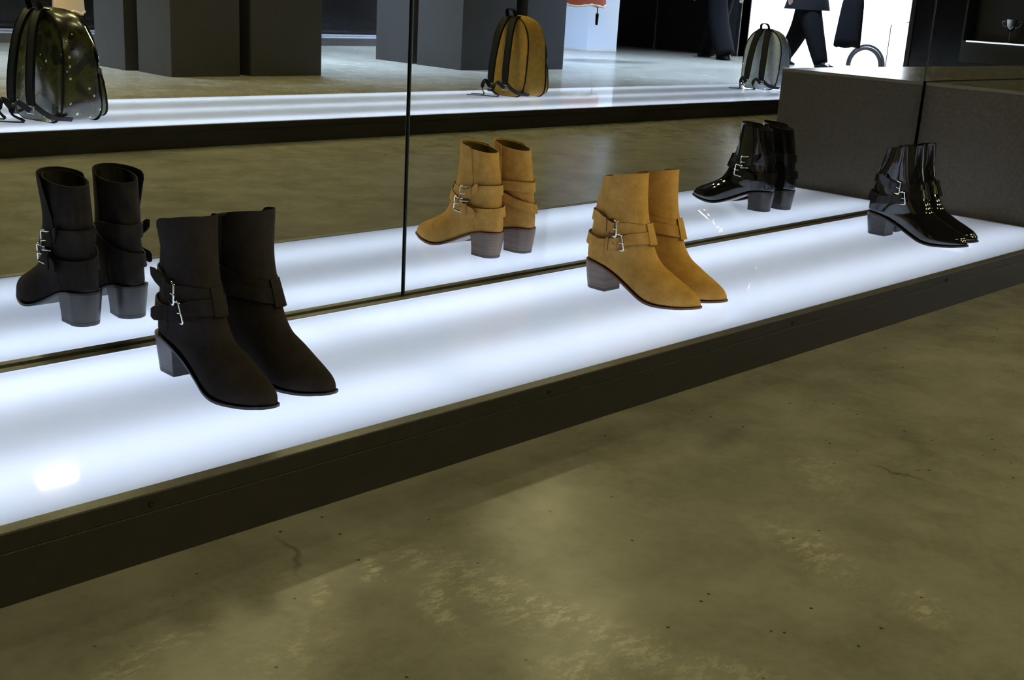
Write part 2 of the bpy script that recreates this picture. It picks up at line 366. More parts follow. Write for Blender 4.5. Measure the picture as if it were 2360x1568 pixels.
# ------------------------------------------------------------------ ceiling lights
LIGHTS = [(.4, -2.6, .16, 0), (2.8, -2.6, .42, 0), (5.4, -2.6, .48, 0), (1.2, -3.95, .45, 0), (3.6, -3.95, .5, 0), (6.4, -3.95, .5, 0), (1.5, -5.2, 1.6, 0), (5.2, -5.2, 1.1, 0), (3.73, -6.64, 1.3, 2), (.6, -6.7, 3.6, 0),
          (9.8, -5.4, 1.3, 1), (12.4, -6.4, 1.4, 1), (6.6, -7.4, 1.7, 1), (10.2, -8.4, 1.6, 1), (2.9, -7.6, 1.5, 1), (8.75, -10.45, .6, 1)]
NAMES_L = ['warm ceiling light above the left end of the black boots side', 'warm ceiling light above the aisle facing the tan boots', 'warm ceiling light above the aisle facing the dark block', 'warm ceiling light above the bench left of the camouflage backpack',
           'warm ceiling light above the bench between camouflage and tan backpacks', 'warm ceiling light above the bench right of the tan backpack', 'warm ceiling light behind the camouflage backpack', 'warm ceiling light above the front of the left plinths', 'lone warm ceiling light left of the left plinths', 'warm ceiling light at the far left behind the glowing bench',
           'added cool fill light behind the spotted grey backpack', 'added cool fill light nearest the street entrance', 'added cool fill light between the two plinth groups', 'added cool fill light between right plinths and white pillar', 'added cool fill light beside the tan hanging garment', 'cool ceiling light above the far light box']
COOL_C = (.54, .71, 1.0)  # most cool lamps are added, standing in for daylight on the far floor
for (lx, ly, mult, cool), nm in zip(LIGHTS, NAMES_L):
    t = thing('ceiling_light', nm, 'ceiling light', (lx, ly, RZ), 0, 'ceiling lights')
    a, b = (.15, .06) if cool == 2 else (.45, .15)
    V, F = merge(box(-a - .02, a + .02, -b - .02, -b - .005, -.05, 0), box(-a - .02, a + .02, b + .005, b + .02, -.05, 0), box(-a - .02, -a - .005, -b - .005, b + .005, -.05, 0), box(a + .005, a + .02, -b - .005, b + .005, -.05, 0))
    obj('housing', V, F, 'fascia', t)
    obj('diffuser', *box(-a - .005, a + .005, -b - .005, b + .005, -.042, -.002), 'white_metal', t)
    ld = bpy.data.lights.new('lamp', 'AREA'); ld.shape = 'RECTANGLE'; ld.size = 2 * a; ld.size_y = 2 * b; ld.energy = LAMP_W * mult * (3.5 if cool == 1 else 1); ld.color = COOL_C if cool == 1 else LAMP_C
    if cool == 1: ld.spread = math.radians(85)
    lo_ = bpy.data.objects.new('lamp', ld); COL.objects.link(lo_); lo_.parent = t; lo_.location = (0, 0, -.046)

# ------------------------------------------------------------------ boots
ZB = smooth_tab([(0, .0625), (.035, .060), (.07, .052), (.11, .036), (.15, .018), (.185, .005), (.215, 0), (.245, .0006), (.283, .004), (.317, .0105)], 120)
WP = smooth_tab([(0, .022), (.008, .0265), (.02, .0295), (.04, .0315), (.07, .0315), (.11, .0305), (.15, .0335), (.185, .0400), (.212, .0425), (.241, .0400), (.268, .0335), (.287, .0260), (.301, .0185), (.310, .0115), (.3155, .0050)], 160)
def wplan(x): return interp(x, WP)
def zbot(x): return interp(x, ZB)
def wsole(x):
    if x < .034: return max(.0005, .0318 * math.sqrt(max(0, 1 - ((.034 - x) / .034) ** 2.3)))
    if x > .301: return wplan(.301) * math.sqrt(max(0.0, 1 - ((x - .301) / (.3182 - .301)) ** 2.0))
    return wplan(x)
WS = [(.06, .0335), (.10, .0330), (.13, .0322), (.155, .0322), (.18, .0335), (.22, .0355), (.29, .0375), (.33, .038)]
# front (x,z), back (x,z), bulge position, top exponent, bottom exponent
RINGS = [(.1410, .2755, .0325, .2600, .50, 2.1, 2.2), (.1430, .2450, .0265, .2320, .50, 2.1, 2.2), (.1470, .2110, .0180, .2010, .50, 2.1, 2.2), (.1550, .1795, .0115, .1725, .50, 2.1, 2.2),
         (.1665, .1520, .0080, .1480, .50, 2.0, 2.2), (.1775, .1270, .0040, .1230, .52, 2.0, 2.2), (.1890, .1060, .0000, .1000, .55, 2.0, 2.3), (.1990, .0930, -.0015, .0820, .58, 2.0, 2.4),
         (.2090, .0842, .0015, .0680, .62, 2.0, 2.6), (.2180, .0785, .0250, .0645, .66, 2.0, 3.0), (.2270, .0735, .0660, .0565, .68, 2.0, 3.4), (.2370, .0685, .1080, .0408, .70, 2.0, 3.8),
         (.2480, .0632, .1500, .0222, .72, 2.0, 4.2), (.2600, .0580, .1880, .0083, .73, 2.0, 4.4), (.2725, .0527, .2200, .0042, .73, 2.0, 4.4), (.2850, .0470, .2500, .0050, .72, 2.0, 4.0),
         (.2965, .0410, .2750, .0072, .70, 2.1, 3.6), (.3058, .0340, .2940, .0098, .66, 2.2, 3.2), (.3118, .0268, .3065, .0118, .60, 2.2, 2.6), (.3150, .0195, .3138, .0150, .5, 2.0, 2.0)]
NH = 18
def wid(x, z):
    return wplan(x) * (1 - sstep(.045, .12, z)) + interp(z, WS) * sstep(.045, .12, z)
def ring_pts(R, off=0.0, y_side=1):
    fx, fz, bx, bz, am, nt_, nb = R; fvec = Vector((fx, fz)); bvec = Vector((bx, bz)); ax = (bvec - fvec); L = ax.length; axn = ax / L
    pts = []
    for i in range(2 * NH):
        ph = 2 * PI * i / (2 * NH); c_, s_ = math.cos(ph), math.sin(ph); n = nt_ if c_ >= 0 else nb
        cc = abs(c_) ** (2 / n); ss = abs(s_) ** (2 / n)
        a = am * (1 - cc) if c_ >= 0 else am + (1 - am) * cc
        q = fvec + ax * a; w = wid(q.x, q.y) * ss
        q = q - axn * off * (c_)
        pts.append(Vector((q.x, (w + off * abs(s_)) * (1 if s_ >= 0 else -1), q.y)))
    return pts
def med(x): return .006 * sstep(.14, .31, x)     # toe swings to the inner side
BOOT_STYLES = {
    'tan': dict(upper='suede_tan', strap='suede_tan', heel='heel_brown', lift='lift_brown', sole='sole_brown', lining='lining_tan', flap=.004, buckle='chrome', flare=0, edge='edge_tan'),
    'black': dict(upper='suede_black', strap='suede_black', heel='heel_black', lift='lift_black', sole='sole_black', lining='lining_black', flap=.006, buckle='chrome', flare=.013, edge='edge_black'),
    'patent': dict(upper='patent_black', strap='patent_strap', heel='heel_patent', lift='lift_black', sole='sole_black', lining='lining_black', flap=.004, buckle='chrome', flare=0, edge='edge_black')}
def make_boot(style, right, label, group, loc, heading):
    S = BOOT_STYLES[style]; t = thing('ankle_boot', label, 'boot', loc, heading, group)
    sg = 1.0 if right else -1.0                  # right boot: outer side is -y
    def fin(V): return [Vector((p[0], (p[1] + med(p[0])) * sg, p[2])) for p in V]
    rings = smooth_tab(RINGS, 76); RP = [ring_pts(R) for R in rings]
    # outer skin + rim + lining
    k_in = [i for i, R in enumerate(rings) if R[1] > .150]
    n2 = 2 * NH; V = [p for r in RP for p in r]; F = []
    for i in range(len(RP) - 1):
        for k in range(n2): F.append((i * n2 + k, i * n2 + (k + 1) % n2, (i + 1) * n2 + (k + 1) % n2, (i + 1) * n2 + k))
    F.append(tuple(range((len(RP) - 1) * n2, len(RP) * n2)))
    Vf = fin(V); outer_V, outer_F = Vf, F
    bvh = BVHTree.FromPolygons([Vector((p[0], p[1] * sg, p[2])) for p in Vf], F)   # always in right-boot space
    inn = [ring_pts(rings[i], -.0028) for i in k_in]
    V2, F2 = list(V), list(F); b0 = len(V2)
    V2 += [p for r in inn for p in r]
    for k in range(n2): F2.append((k, (k + 1) % n2, b0 + (k + 1) % n2, b0 + k))
    obj('upper', fin(V2), F2 + [], S['upper'], t, 60)
    Vl, Fl = loft([r for r in inn], False, True); obj('lining', fin(Vl + []), Fl, S['lining'], t, 60)
    # wrapped front panel of the shaft
    top = rings[0]; NPH = 36
    up_r = []
    zs = [i for i, R in enumerate(rings) if R[1] > .158]; seq = list(reversed(zs))
    e_out, e_in = 1.72, 1.55
    prm = []
    for r_i, i in enumerate(seq): prm.append((rings[i], 0.0))
    for q in range(1, 5): prm.append((rings[0], S['flap'] * q / 4))
    grid_o, grid_i = [], []
    for (R, ext) in prm:
        rowo, rowi = [], []
        for k in range(NPH + 1):
            ph = -e_out + (e_out + e_in) * k / NPH          # negative = outer side (-y)
            d_edge = min(ph + e_out, e_in - ph); drop = 1.0
            if d_edge < .22: drop = math.sqrt(max(0, 1 - ((.22 - d_edge) / .22) ** 2))
            c_, s_ = math.cos(ph), math.sin(ph); n = R[5] if c_ >= 0 else R[6]; cc = abs(c_) ** (2 / n); ss = abs(s_) ** (2 / n); am = R[4]
            a = am * (1 - cc) if c_ >= 0 else am + (1 - am) * cc
            fv = Vector((R[0], R[1])); bv = Vector((R[2], R[3])); ax = bv - fv; axn = ax.normalized(); q = fv + ax * a
            w = wid(q.x, q.y) * ss
            fl = S['flare'] * sstep(.18, .29, R[1] + ext) * max(0.0, -ph / e_out) ** 1.3
            for (row, off) in ((rowo, .0024), (rowi, .0004)):
                oo = off + fl
                qq = q - axn * oo * c_
                z = qq.y + ext * drop
                if ext == 0 and drop < 1 and R[1] > top[1] - .012: z -= (1 - drop) * .010 * sstep(top[1] - .012, top[1], R[1])
                row.append(Vector((qq.x, (w + oo * abs(s_)) * (1 if s_ >= 0 else -1), z)))
        grid_o.append(rowo); grid_i.append(rowi)
    nr, nc = len(prm), NPH + 1; V = [p for r in grid_o for p in r] + [p for r in grid_i for p in r]; F = []; K = nr * nc
    for i in range(nr - 1):
        for k in range(nc - 1):
            a = i * nc + k; F += [(a, a + 1, a + nc + 1, a + nc), (K + a, K + a + nc, K + a + nc + 1, K + a + 1)]
    for i in range(nr - 1):
        for k in (0, nc - 1): a = i * nc + k; F.append((a, a + nc, K + a + nc, K + a))
    for k in range(nc - 1):
        for i in (0, nr - 1): a = i * nc + k; F.append((a, a + 1, K + a + 1, K + a))
    obj('shaft_panel', fin(V), F, S['upper'], t, 50)
    # sole
    xs = [.0005 + .3173 * (i / 70) for i in range(71)]; rr = []
    for x in xs:
        w = wsole(x) + (.0013 if .02 < x < .308 else .0008); z = zbot(x); th = .0042
        rr.append([Vector((x, -w, z)), Vector((x, w, z)), Vector((x, w, z + th)), Vector((x, -w, z + th))])
    V, F = loft(rr); obj('sole', fin(V), F, S['sole'], t, 30)
    rr = []
    for x in [.078 + .222 * i / 40 for i in range(41)]:
        w = max(.001, wsole(x) - .003); z = zbot(x) - .0004; rr.append([Vector((x, -w, z)), Vector((x, w, z)), Vector((x, w, z + .001)), Vector((x, -w, z + .001))])
    V, F = loft(rr); obj('sole_underside', fin(V), F, 'sole_pale' if style != 'black' else 'sole_black', t, 30)
    # stacked heel and its lift
    def heel_ring(u, zt=None):
        pts = []; x1 = .0755 - .0025 * (1 - u) - .0015 * math.sin(PI * u); x0 = .0095 * (1 - u) ** 1.4; sc = .865 + .135 * u ** 1.3
        for i in range(15):
            s = 1 - math.cos(i / 14 * PI / 2) if i < 15 else 1
            x = x0 + (x1 - x0) * s; w = wsole(.0755 * s + .0006) * sc; pts.append((x, w))
        P = [(x, -w) for x, w in reversed(pts)] + [(x, w) for x, w in pts[1:]]
        return [Vector((x, y, (zbot(x) + .0006) * u if zt is None else zt)) for x, y in P]
    zl = .0075
    rings_h = [[Vector((p.x, p.y, max(p.z, zl))) for p in heel_ring(u)] for u in (.125, .25, .4, .55, .7, .85, 1.0)]
    V, F = loft(rings_h); obj('heel', fin(V), F, S['heel'], t, 35)
    r0 = heel_ring(.0); r1 = heel_ring(.125)
    V, F = loft([[Vector((p.x, p.y, 0.0)) for p in r0], [Vector((p.x, p.y, zl - .0002)) for p in r1]]); obj('heel_lift', fin(V), F, S['lift'], t, 35)
    # heel counter seam and vamp seam: fine raised stitching lines
    def hit(th, z, cx=.088):
        d = Vector((math.cos(th), -math.sin(th), 0)); o = Vector((cx, 0, z)) + d * .25
        r = bvh.ray_cast(o, -d, .25)
        return (r[0] if r[0] else Vector((cx, 0, z)) + d * .04), d
    for side in (-1, 1):
        path = []
        for i in range(14):
            s = i / 13; x = .058 + .010 * s + .006 * math.sin(PI * s); z = .064 + .062 * s
            r = bvh.ray_cast(Vector((x, side * .12, z)), Vector((0, -side, 0)), .2)
            if r[0]: path.append(r[0] + Vector((0, side * .0001, 0)))
        if len(path) > 3:
            V, F = tube(path, .0007, 5); obj('stitched_seam', [Vector((p[0], p[1] * sg, p[2])) for p in V], F, S['strap'], t, True)
    # straps
    def band(th0, th1, zc, hw, off, thick, closed, n=64, lift=None):
        V, F = [], []
        N = n if closed else n + 1
        for i in range(N):
            th = th0 + (th1 - th0) * i / n; z = zc(th); o_ = off(th) if callable(off) else off
            h = hw(th) if callable(hw) else hw
            for zz, oo in ((z - h, o_), (z - h, o_ + thick), (z + h, o_ + thick), (z + h, o_)):
                p, d = hit(th, zz); V.append(p + d * oo)
        for i in range(N if closed else N - 1):
            a, b = 4 * i, 4 * ((i + 1) % N)
            for k in range(4): F.append((a + k, a + (k + 1) % 4, b + (k + 1) % 4, b + k))
        if not closed: F += [(0, 1, 2, 3), (4 * N - 4, 4 * N - 3, 4 * N - 2, 4 * N - 1)]
        return V, F
    def edged(o):
        o.data.materials.append(MATS[S['edge']])
        for i, f_ in enumerate(o.data.polygons):
            if i % 4 in (0, 2): f_.material_index = 1
        return o
    def put(name, VF, m, parent=t, sm=35):
        return obj(name, [Vector((p[0], p[1] * sg, p[2])) for p in VF[0]], VF[1], m, parent, sm)
    deg = math.radians
    ZU = [(0, .155), (32, .157), (50, .155), (80, .153), (115, .160), (140, .167), (180, .171), (240, .170), (300, .162), (360, .155)]
    ZL = [(0, .144), (32, .134), (50, .126), (75, .119), (105, .114), (140, .111), (180, .118), (240, .138), (300, .148), (360, .144)]
    zu = lambda th: interp(math.degrees(th) % 360, smooth_tab(ZU, 40)); zlw = lambda th: interp(math.degrees(th) % 360, smooth_tab(ZL, 40))
    HW = .0125
    su = edged(put('ankle_strap', band(0, 2 * PI, zu, HW, .0026, .0028, True), S['strap']))
    sl = edged(put('ankle_strap', band(0, 2 * PI, zlw, HW, .0058, .0028, True), S['strap']))
    for (zf, thb, par, base, rise, th_k, th_e) in ((zu, 80, su, .0054, .012, 113, 136), (zlw, 57, sl, .0084, -.002, 98, 132)):
        def zt(th, zf=zf, rise=rise, th_k=th_k, th_e=th_e): return zf(th) + rise * max(0, (math.degrees(th) - th_k) / (th_e - th_k)) ** 1.4
        def ot(th, th_k=th_k, th_e=th_e, base=base): return base + .013 * max(0, (math.degrees(th) - th_k) / (th_e - th_k)) ** 1.6
        def hw(th, th_e=th_e): return HW * (.95 if math.degrees(th) < th_e - 5 else .95 - .40 * (math.degrees(th) - th_e + 5) / 5)
        tl = edged(put('strap_tail', band(deg(thb - 4), deg(th_e), zt, hw, ot, .0026, False, 30), S['strap']))
        edged(put('keeper', band(deg(th_k - 7), deg(th_k + 2), zt, HW + .0022, base + .002, .0024, False, 6), S['strap']))
        # hole
        p, d = hit(deg(thb + 16), zf(deg(thb + 16))); tv = Vector((-math.sin(deg(thb + 16)), -math.cos(deg(thb + 16)), 0)); uv = Vector((0, 0, 1))
        q = p + d * (base + .00245); V = [q + tv * math.cos(a * PI / 4) * .0016 + uv * math.sin(a * PI / 4) * .0016 for a in range(8)]
        put('punch_hole', (V + [v + d * .0003 for v in V], [tuple(range(8, 16)), tuple(range(8))] + [(k, (k + 1) % 8, 8 + (k + 1) % 8, 8 + k) for k in range(8)]), 'hole', sm=False)
        # buckle
        th = deg(thb); p, d = hit(th, zf(th)); p2, _ = hit(th + .18, zf(th + .18)); p3, _ = hit(th - .18, zf(th - .18))
        tv = (p2 - p3).normalized(); tv.z *= .45; tv.normalize(); nv = d - tv * d.dot(tv); nv.normalize(); uv = tv.cross(nv).normalized()
        if uv.z < 0: uv = -uv
        bw, bh, cr = .0125, .0180, .0035; base_p = p + d * (base + .0052); path = []
        path.append(base_p + tv * bw + uv * bh - nv * .0065)
        for (cx_, cz_, a0) in ((-bw + cr, bh - cr, 90), (-bw + cr, -bh + cr, 180)):
            for a in range(0, 91, 30):
                path.append(base_p + tv * (cx_ + cr * math.cos(deg(a0 + a))) + uv * (cz_ + cr * math.sin(deg(a0 + a))))
        path.append(base_p + tv * bw - uv * bh - nv * .0065)
        bo = put('buckle', tube(path, .0021, 8, False, nv), S['buckle'], sm='all')
        put('prong', tube([base_p - tv * (bw + .002) + nv * .0018, base_p - tv * .004 + nv * .0012, base_p + tv * .003 - nv * .0045], .0013, 7, False, uv), S['buckle'], bo, 'all')
    # front keeper that holds both straps
    V, F = [], []
    edged(put('strap_loop', band(deg(-7), deg(7), lambda th: .1500, .0225, .0088, .0024, False, 8), S['strap']))
    return t
BH = math.radians
def pair(style, words, xr, yr, ar, xl, yl, al):
    where = {'tan': 'in the middle of the light box', 'black': 'at the left end of the light box', 'patent': 'beside the dark block'}[style]
    make_boot(style, True, '%s boot %s, left one of the pair' % (words, where), words + ' ankle boots', (xr, yr, H + .0004), BH(ar))
    make_boot(style, False, '%s boot %s, right one of the pair' % (words, where), words + ' ankle boots', (xl, yl, H + .0004), BH(al))
pair('tan', 'tan suede', 2.0525, -.1495, -90, 2.165, -.147, -90)
pair('black', 'black suede', .9746, -.1334, -90.3, 1.066, -.135, -84)
pair('patent', 'glossy black patent', 3.314, -.172, -89.7, 3.412, -.157, -87)

# ------------------------------------------------------------------ dark plinths across the room
def plinth(x0, x1, y0, y1, h, label, group):
    t = thing('display_plinth', label, 'plinth', ((x0 + x1) / 2, (y0 + y1) / 2, 0), 0, group)
    a, b = (x1 - x0) / 2, (y1 - y0) / 2
    bbox_obj('body', (-a, a, -b, b, 0, h - .02), 'plinth_paint', t, .002)
    bbox_obj('top_board', (-a - .001, a + .001, -b - .001, b + .001, h - .0198, h), 'plinth_paint', t, .002)
for gi, (xs, yn, yf, yr0, yr1, w) in enumerate((((4.45, 5.02, 5.12, 5.77), -5.98, -6.46, -6.55, -7.02, 'behind the camouflage backpack'), ((7.60, 8.29, 8.44, 8.99), -6.325, -6.95, -7.04, -7.60, 'behind the tan backpack'))):
    for k, (a, b) in enumerate((xs[:2], xs[2:])):
        plinth(a, b, yf, yn, 1.05, 'tall charcoal plinth %s, front %s of four' % (w, ('left', 'right')[k]), 'charcoal plinths')
        sh = -.06 if gi == 0 else .02
        plinth(a + sh, b + sh, yr1, yr0, 1.05, 'tall charcoal plinth %s, rear %s of four' % (w, ('left', 'right')[k]), 'charcoal plinths')
# backlit white pillar
t = thing('pillar', 'bluish white backlit square pillar beside the dark far wall', 'pillar', (12.65, -9.235, 0))
bbox_obj('shaft', (-.31, .31, -.258, .258, .02, 3.399), 'pillar_glow', t, .003); bbox_obj('foot', (-.312, .312, -.26, .26, 0, .0198), 'white_metal', t, .001)

# ------------------------------------------------------------------ backpacks
def arch(w, h, n=40, zc=.56):
    pts = []
    for i in range(n):
        a = 2 * PI * i / n - PI / 2; c_, s_ = math.cos(a), math.sin(a)
        if s_ < 0: e = 5.0; z0, hz = h * zc, h * zc
        else: e = 2.25; z0, hz = h * zc, h * (1 - zc)
        pts.append((w / 2 * math.copysign(abs(c_) ** (2 / e), c_), z0 + hz * math.copysign(abs(s_) ** (2 / e), s_)))
    return pts
def make_backpack(body, label, loc, rz, w=.32, h=.46, d=.20, stud=None, seed=0):
    t = thing('backpack', label, 'backpack', loc, rz, 'backpacks on the light box'); A = arch(1, 1)
    N = len(A)
    def ring(x, s, lean=0.0, hh=1.0): return [Vector((x + lean * z, y * w * s, .004 + z * h * hh * (.5 + .5 * s))) for y, z in A]
    prof = [(-.5, .80), (-.49, .90), (-.46, .965), (-.40, .995), (-.2, 1.0), (0, 1.0), (.2, .99), (.34, .96), (.43, .90), (.48, .80), (.5, .66)]
    R = []
    for px_, s in prof: R.append([Vector((px_ * d * (1.08 - .35 * (p.z / h)) - .012 * (p.z / h), p.y, p.z)) for p in ring(0, s)])
    V, F = loft(R)
    V = [p + Vector((1, 1, .3)) * .006 * noise.noise(p * 11 + Vector((seed, 0, 0))) for p in V]
    V = [Vector((p.x, p.y, max(p.z, .0015))) for p in V]
    obj('body', V, F, body, t, 'all')
    for k in (2, 8):
        pth = [p + (p - Vector((p.x, 0, h * .45))).normalized() * .003 for p in R[k]]; pth = [Vector((p.x, p.y, max(p.z, .006))) for p in pth]
        V, F = tube(pth, .0045, 6, True, Vector((1, 0, 0))); obj('piping', V, F, 'strap_dark', t, True)
    # front pocket, low on the front
    P = arch(1, 1, 30, .6); rr = []
    for dx, s in ((-.03, 1.0), (.02, 1.0), (.045, .96), (.058, .86), (.062, .6)): rr.append([Vector((d * .46 + dx - .035 * z, y * w * .80 * s, .018 + z * h * .50 * (.4 + .6 * s))) for y, z in P])
    V, F = loft(rr); pk = obj('pocket', V, F, body, t, 'all')
    V, F = tube([p + Vector((.002, 0, 0)) for p in rr[2]], .0035, 6, True, Vector((1, 0, 0))); obj('pocket_piping', V, F, 'strap_dark', pk, True)
    V, F = tube([Vector((d * .44 + .020, w * .27, h * .50)), Vector((d * .46 + .032, w * .28, h * .46)), Vector((d * .46 + .038, w * .29, h * .40))], [.007, .010, .006], 8); obj('zip_pull', V, F, 'chrome', t, True)
    for sy in (-1, 1):
        zp = [Vector((d * .5 * .6, sy * w * .502, h * .45)), Vector((d * .5 * .62, sy * w * .5, h * .62)), Vector((d * .3 * .55, sy * w * .40, h * .86))]
        V, F = tube(smooth_v(zp, 12), .003, 6); obj('zip', V, F, 'chrome', t, True)
    # shoulder straps
    for sy in (-1, 1):
        bx = -d * .54
        pts = smooth_v([Vector((bx + .05, sy * .030, h * .985)), Vector((bx + .010, sy * .035, h * .97)), Vector((bx - .030, sy * .048, h * .80)), Vector((bx - .055, sy * .058, h * .55)), Vector((bx - .068, sy * .062, h * .32)), Vector((bx - .066, sy * .064, h * .16))], 26)
        V, F = ribbon(pts, Vector((0, 1, 0)), .012, [.024] * 20 + [.024 - .0016 * k for k in range(6)]); sp = obj('shoulder_strap', V, F, 'strap_dark', t, 30)
        V, F = tube([p + Vector((-.0065, .022, 0)) for p in pts], .002, 5); obj('strap_edge', V, F, 'webbing', sp, True)
        V, F = tube([p + Vector((-.0065, -.022, 0)) for p in pts], .002, 5); obj('strap_edge', V, F, 'webbing', sp, True)
        low = smooth_v([pts[-1] + Vector((0, 0, .012)), Vector((bx - .035, sy * .100, h * .10)), Vector((bx - .010, sy * .135, .030)), Vector((-d * .30, sy * w * .492, .022))], 12)
        V, F = ribbon(low, Vector((0, .8, .6)), .004, .013); obj('lower_webbing', V, F, 'webbing', t, 30)
        e = pts[-1]; V, F = tube([e + Vector((-.006, -.022, 0)), e + Vector((-.006, .022, 0)), e + Vector((-.006, .022, -.03)), e + Vector((-.006, -.022, -.03))], .0032, 6, True, Vector((1, 0, 0))); obj('strap_buckle', V, F, 'chrome', t, True)
        k = 1.0 if sy > 0 else .6
        tail = smooth_v([e + Vector((-.008, 0, -.02)), e + Vector((-.055 * k, -.02, .015)), e + Vector((-.075 * k, -.03, -.03)), Vector((bx - .075, e.y - .05, .006)), Vector((bx - .14 * k, e.y - .13 * k, .0035)), Vector((bx - .20 * k, e.y - .20 * k, .0035))], 26)
        V, F = ribbon(tail, [Vector((.4, .5, .5))] * 10 + [Vector((.7, -.7, .0))] * 16, .003, .012); obj('strap_tail', V, F, 'webbing', t, 30)
    hp = smooth_v([Vector((-d * .42, -.035, h * .965)), Vector((-d * .5, -.030, h * 1.06)), Vector((-d * .52, 0, h * 1.085)), Vector((-d * .5, .030, h * 1.06)), Vector((-d * .42, .035, h * .965))], 18)
    V, F = ribbon(hp, Vector((1, 0, 0)), .008, .012); obj('handle', V, F, 'strap_dark', t, 30)
    for ch in t.children_recursive:
        for v in ch.data.vertices: v.co.z = max(v.co.z, .0006)
    return t
def smooth_v(pts, n): return [Vector(p) for p in smooth_tab([tuple(p) for p in pts], n)]
BZ = .0975 + .0013
make_backpack('camo_green', 'shiny dark green camouflage backpack with white dots on the glowing bench', (2.29, -3.09, BZ), math.radians(-12), .33, .465, .225, seed=1)
make_backpack('suede_bag', 'tan suede backpack with black straps on the glowing bench', (5.44, -3.44, BZ), 0, .32, .49, .22, seed=5)
make_backpack('spotted_grey', 'silver grey spotted backpack with black straps near the street entrance', (8.16, -3.40, BZ), math.radians(-4), .33, .46, .20, seed=9)

# ------------------------------------------------------------------ hanging clothes
def garment(name, label, loc, w, dpt, zlo, zhi, body, trim, tassels):
    t = thing(name, label, 'garment', (loc[0], loc[1], 0), 0)
    n = 40; R = []
    for k in range(12):
        s = k / 11; z = zlo + (zhi - zlo) * s; fl = 1.0 - .28 * s if s < .75 else .79 - (s - .75) * 1.4
        r = []
        for i in range(n):
            a = 2 * PI * i / n; wav = 1 + .05 * math.sin(a * 7 + s) * (1 - s)
            r.append(Vector((w / 2 * fl * math.cos(a) * wav, dpt / 2 * fl * math.sin(a) * wav, z + .012 * math.sin(a * 5) * (1 - s))))
        R.append(r)
    V, F = loft(R, False, True); obj('body', V, F, body, t, 'all')
    V, F = tube([p + Vector((0, 0, -.004)) for p in R[0]], [.012 + .004 * math.sin(i * 2.7) for i in range(n)], 7, True); obj('hem_trim', V, F, trim, t, 'all')
    for sy in (-1, 1):
        V, F = tube(smooth_v([Vector((sy * w * .2, 0, zhi - .05)), Vector((sy * w * .42, 0, zhi - .12)), Vector((sy * w * .52, .02, zhi - .45))], 10), [.06 - .0015 * i for i in range(10)], 12); obj('sleeve', V, F, body, t, 'all')
    V, F = tube([(-.2, 0, zhi - .06), (0, 0, zhi + .02), (.2, 0, zhi - .06)], .008, 8); h = obj('hanger', V, F, 'white_metal', t, True)
    V, F = tube([(0, 0, zhi + .02), (0, 0, RZ - .001)], .0025, 6); obj('hanging_cable', V, F, 'chrome', t, True)
    for (x, y, L) in tassels:
        V, F = tube([(x, y, zlo + .04), (x, y, zlo - L * .45)], .006, 8); c_ = obj('tassel_cord', V, F, 'coat_dark', t, True)
        V, F = tube([(x, y, zlo - L * .40), (x, y, zlo - L * .45), (x, y, zlo - L)], [.012, .020, .016], 10); obj('tassel', V, F, 'coat_dark', t, True)
garment('hanging_jacket', 'red brown woven jacket with pale trim and dark tassels hanging from the ceiling', (10.62, -7.6), .78, .36, .615, 1.4, 'red_weave', 'cream_trim', [(.28, .02, .22), (.40, -.10, .02)])
garment('hanging_coat', 'tan cloth garment hanging from the ceiling behind the camouflage backpack', (4.79, -8.3), .27, .20, .345, 1.4, 'tan_cloth', 'tan_cloth', [])

# ------------------------------------------------------------------ wall niche with silverware near the entrance
t = thing('display_niche', 'dark wall niche with a lit shelf edge right of the street entrance', 'niche', (14.43, -4.25, 0))
v, f = merge(box(-.16, .166, -.42, .42, .2, .455), box(-.16, .166, -.42, .42, 1.05, 1.3), box(-.16, .166, -.42, -.40, .4552, 1.0498), box(-.16, .166, .40, .42, .4552, 1.0498), box(.14, .166, -.3998, .3998, .4552, 1.0498))
obj('surround', v, f, 'plinth_paint', t); obj('shelf_edge', *box(-.168, -.1602, -.36, .40, .440, .456), 'strip_glow', t)
obj('foot', *box(-.14, .166, -.40, .40, 0, .1998), 'wall_gloss', t)
t = thing('silver_cup', 'two handled silver cup on the lit niche shelf', 'cup', (14.36, -4.13, .4556))
V, F = loft([[Vector((r * math.cos(2 * PI * k / 24), r * math.sin(2 * PI * k / 24), z)) for k in range(24)] for r, z in ((.055, 0), (.055, .008), (.014, .03), (.012, .13), (.03, .15), (.062, .19), (.072, .25), (.078, .27), (.074, .268), (.05, .19), (.01, .17))]); obj('bowl', V, F, 'silver', t, True)
for sy in (-1, 1):
    V, F = tube(smooth_v([Vector((0, sy * .07, .245)), Vector((0, sy * .11, .25)), Vector((0, sy * .10, .20)), Vector((0, sy * .05, .175))], 12), .006, 7); obj('handle', V, F, 'silver', t, True)

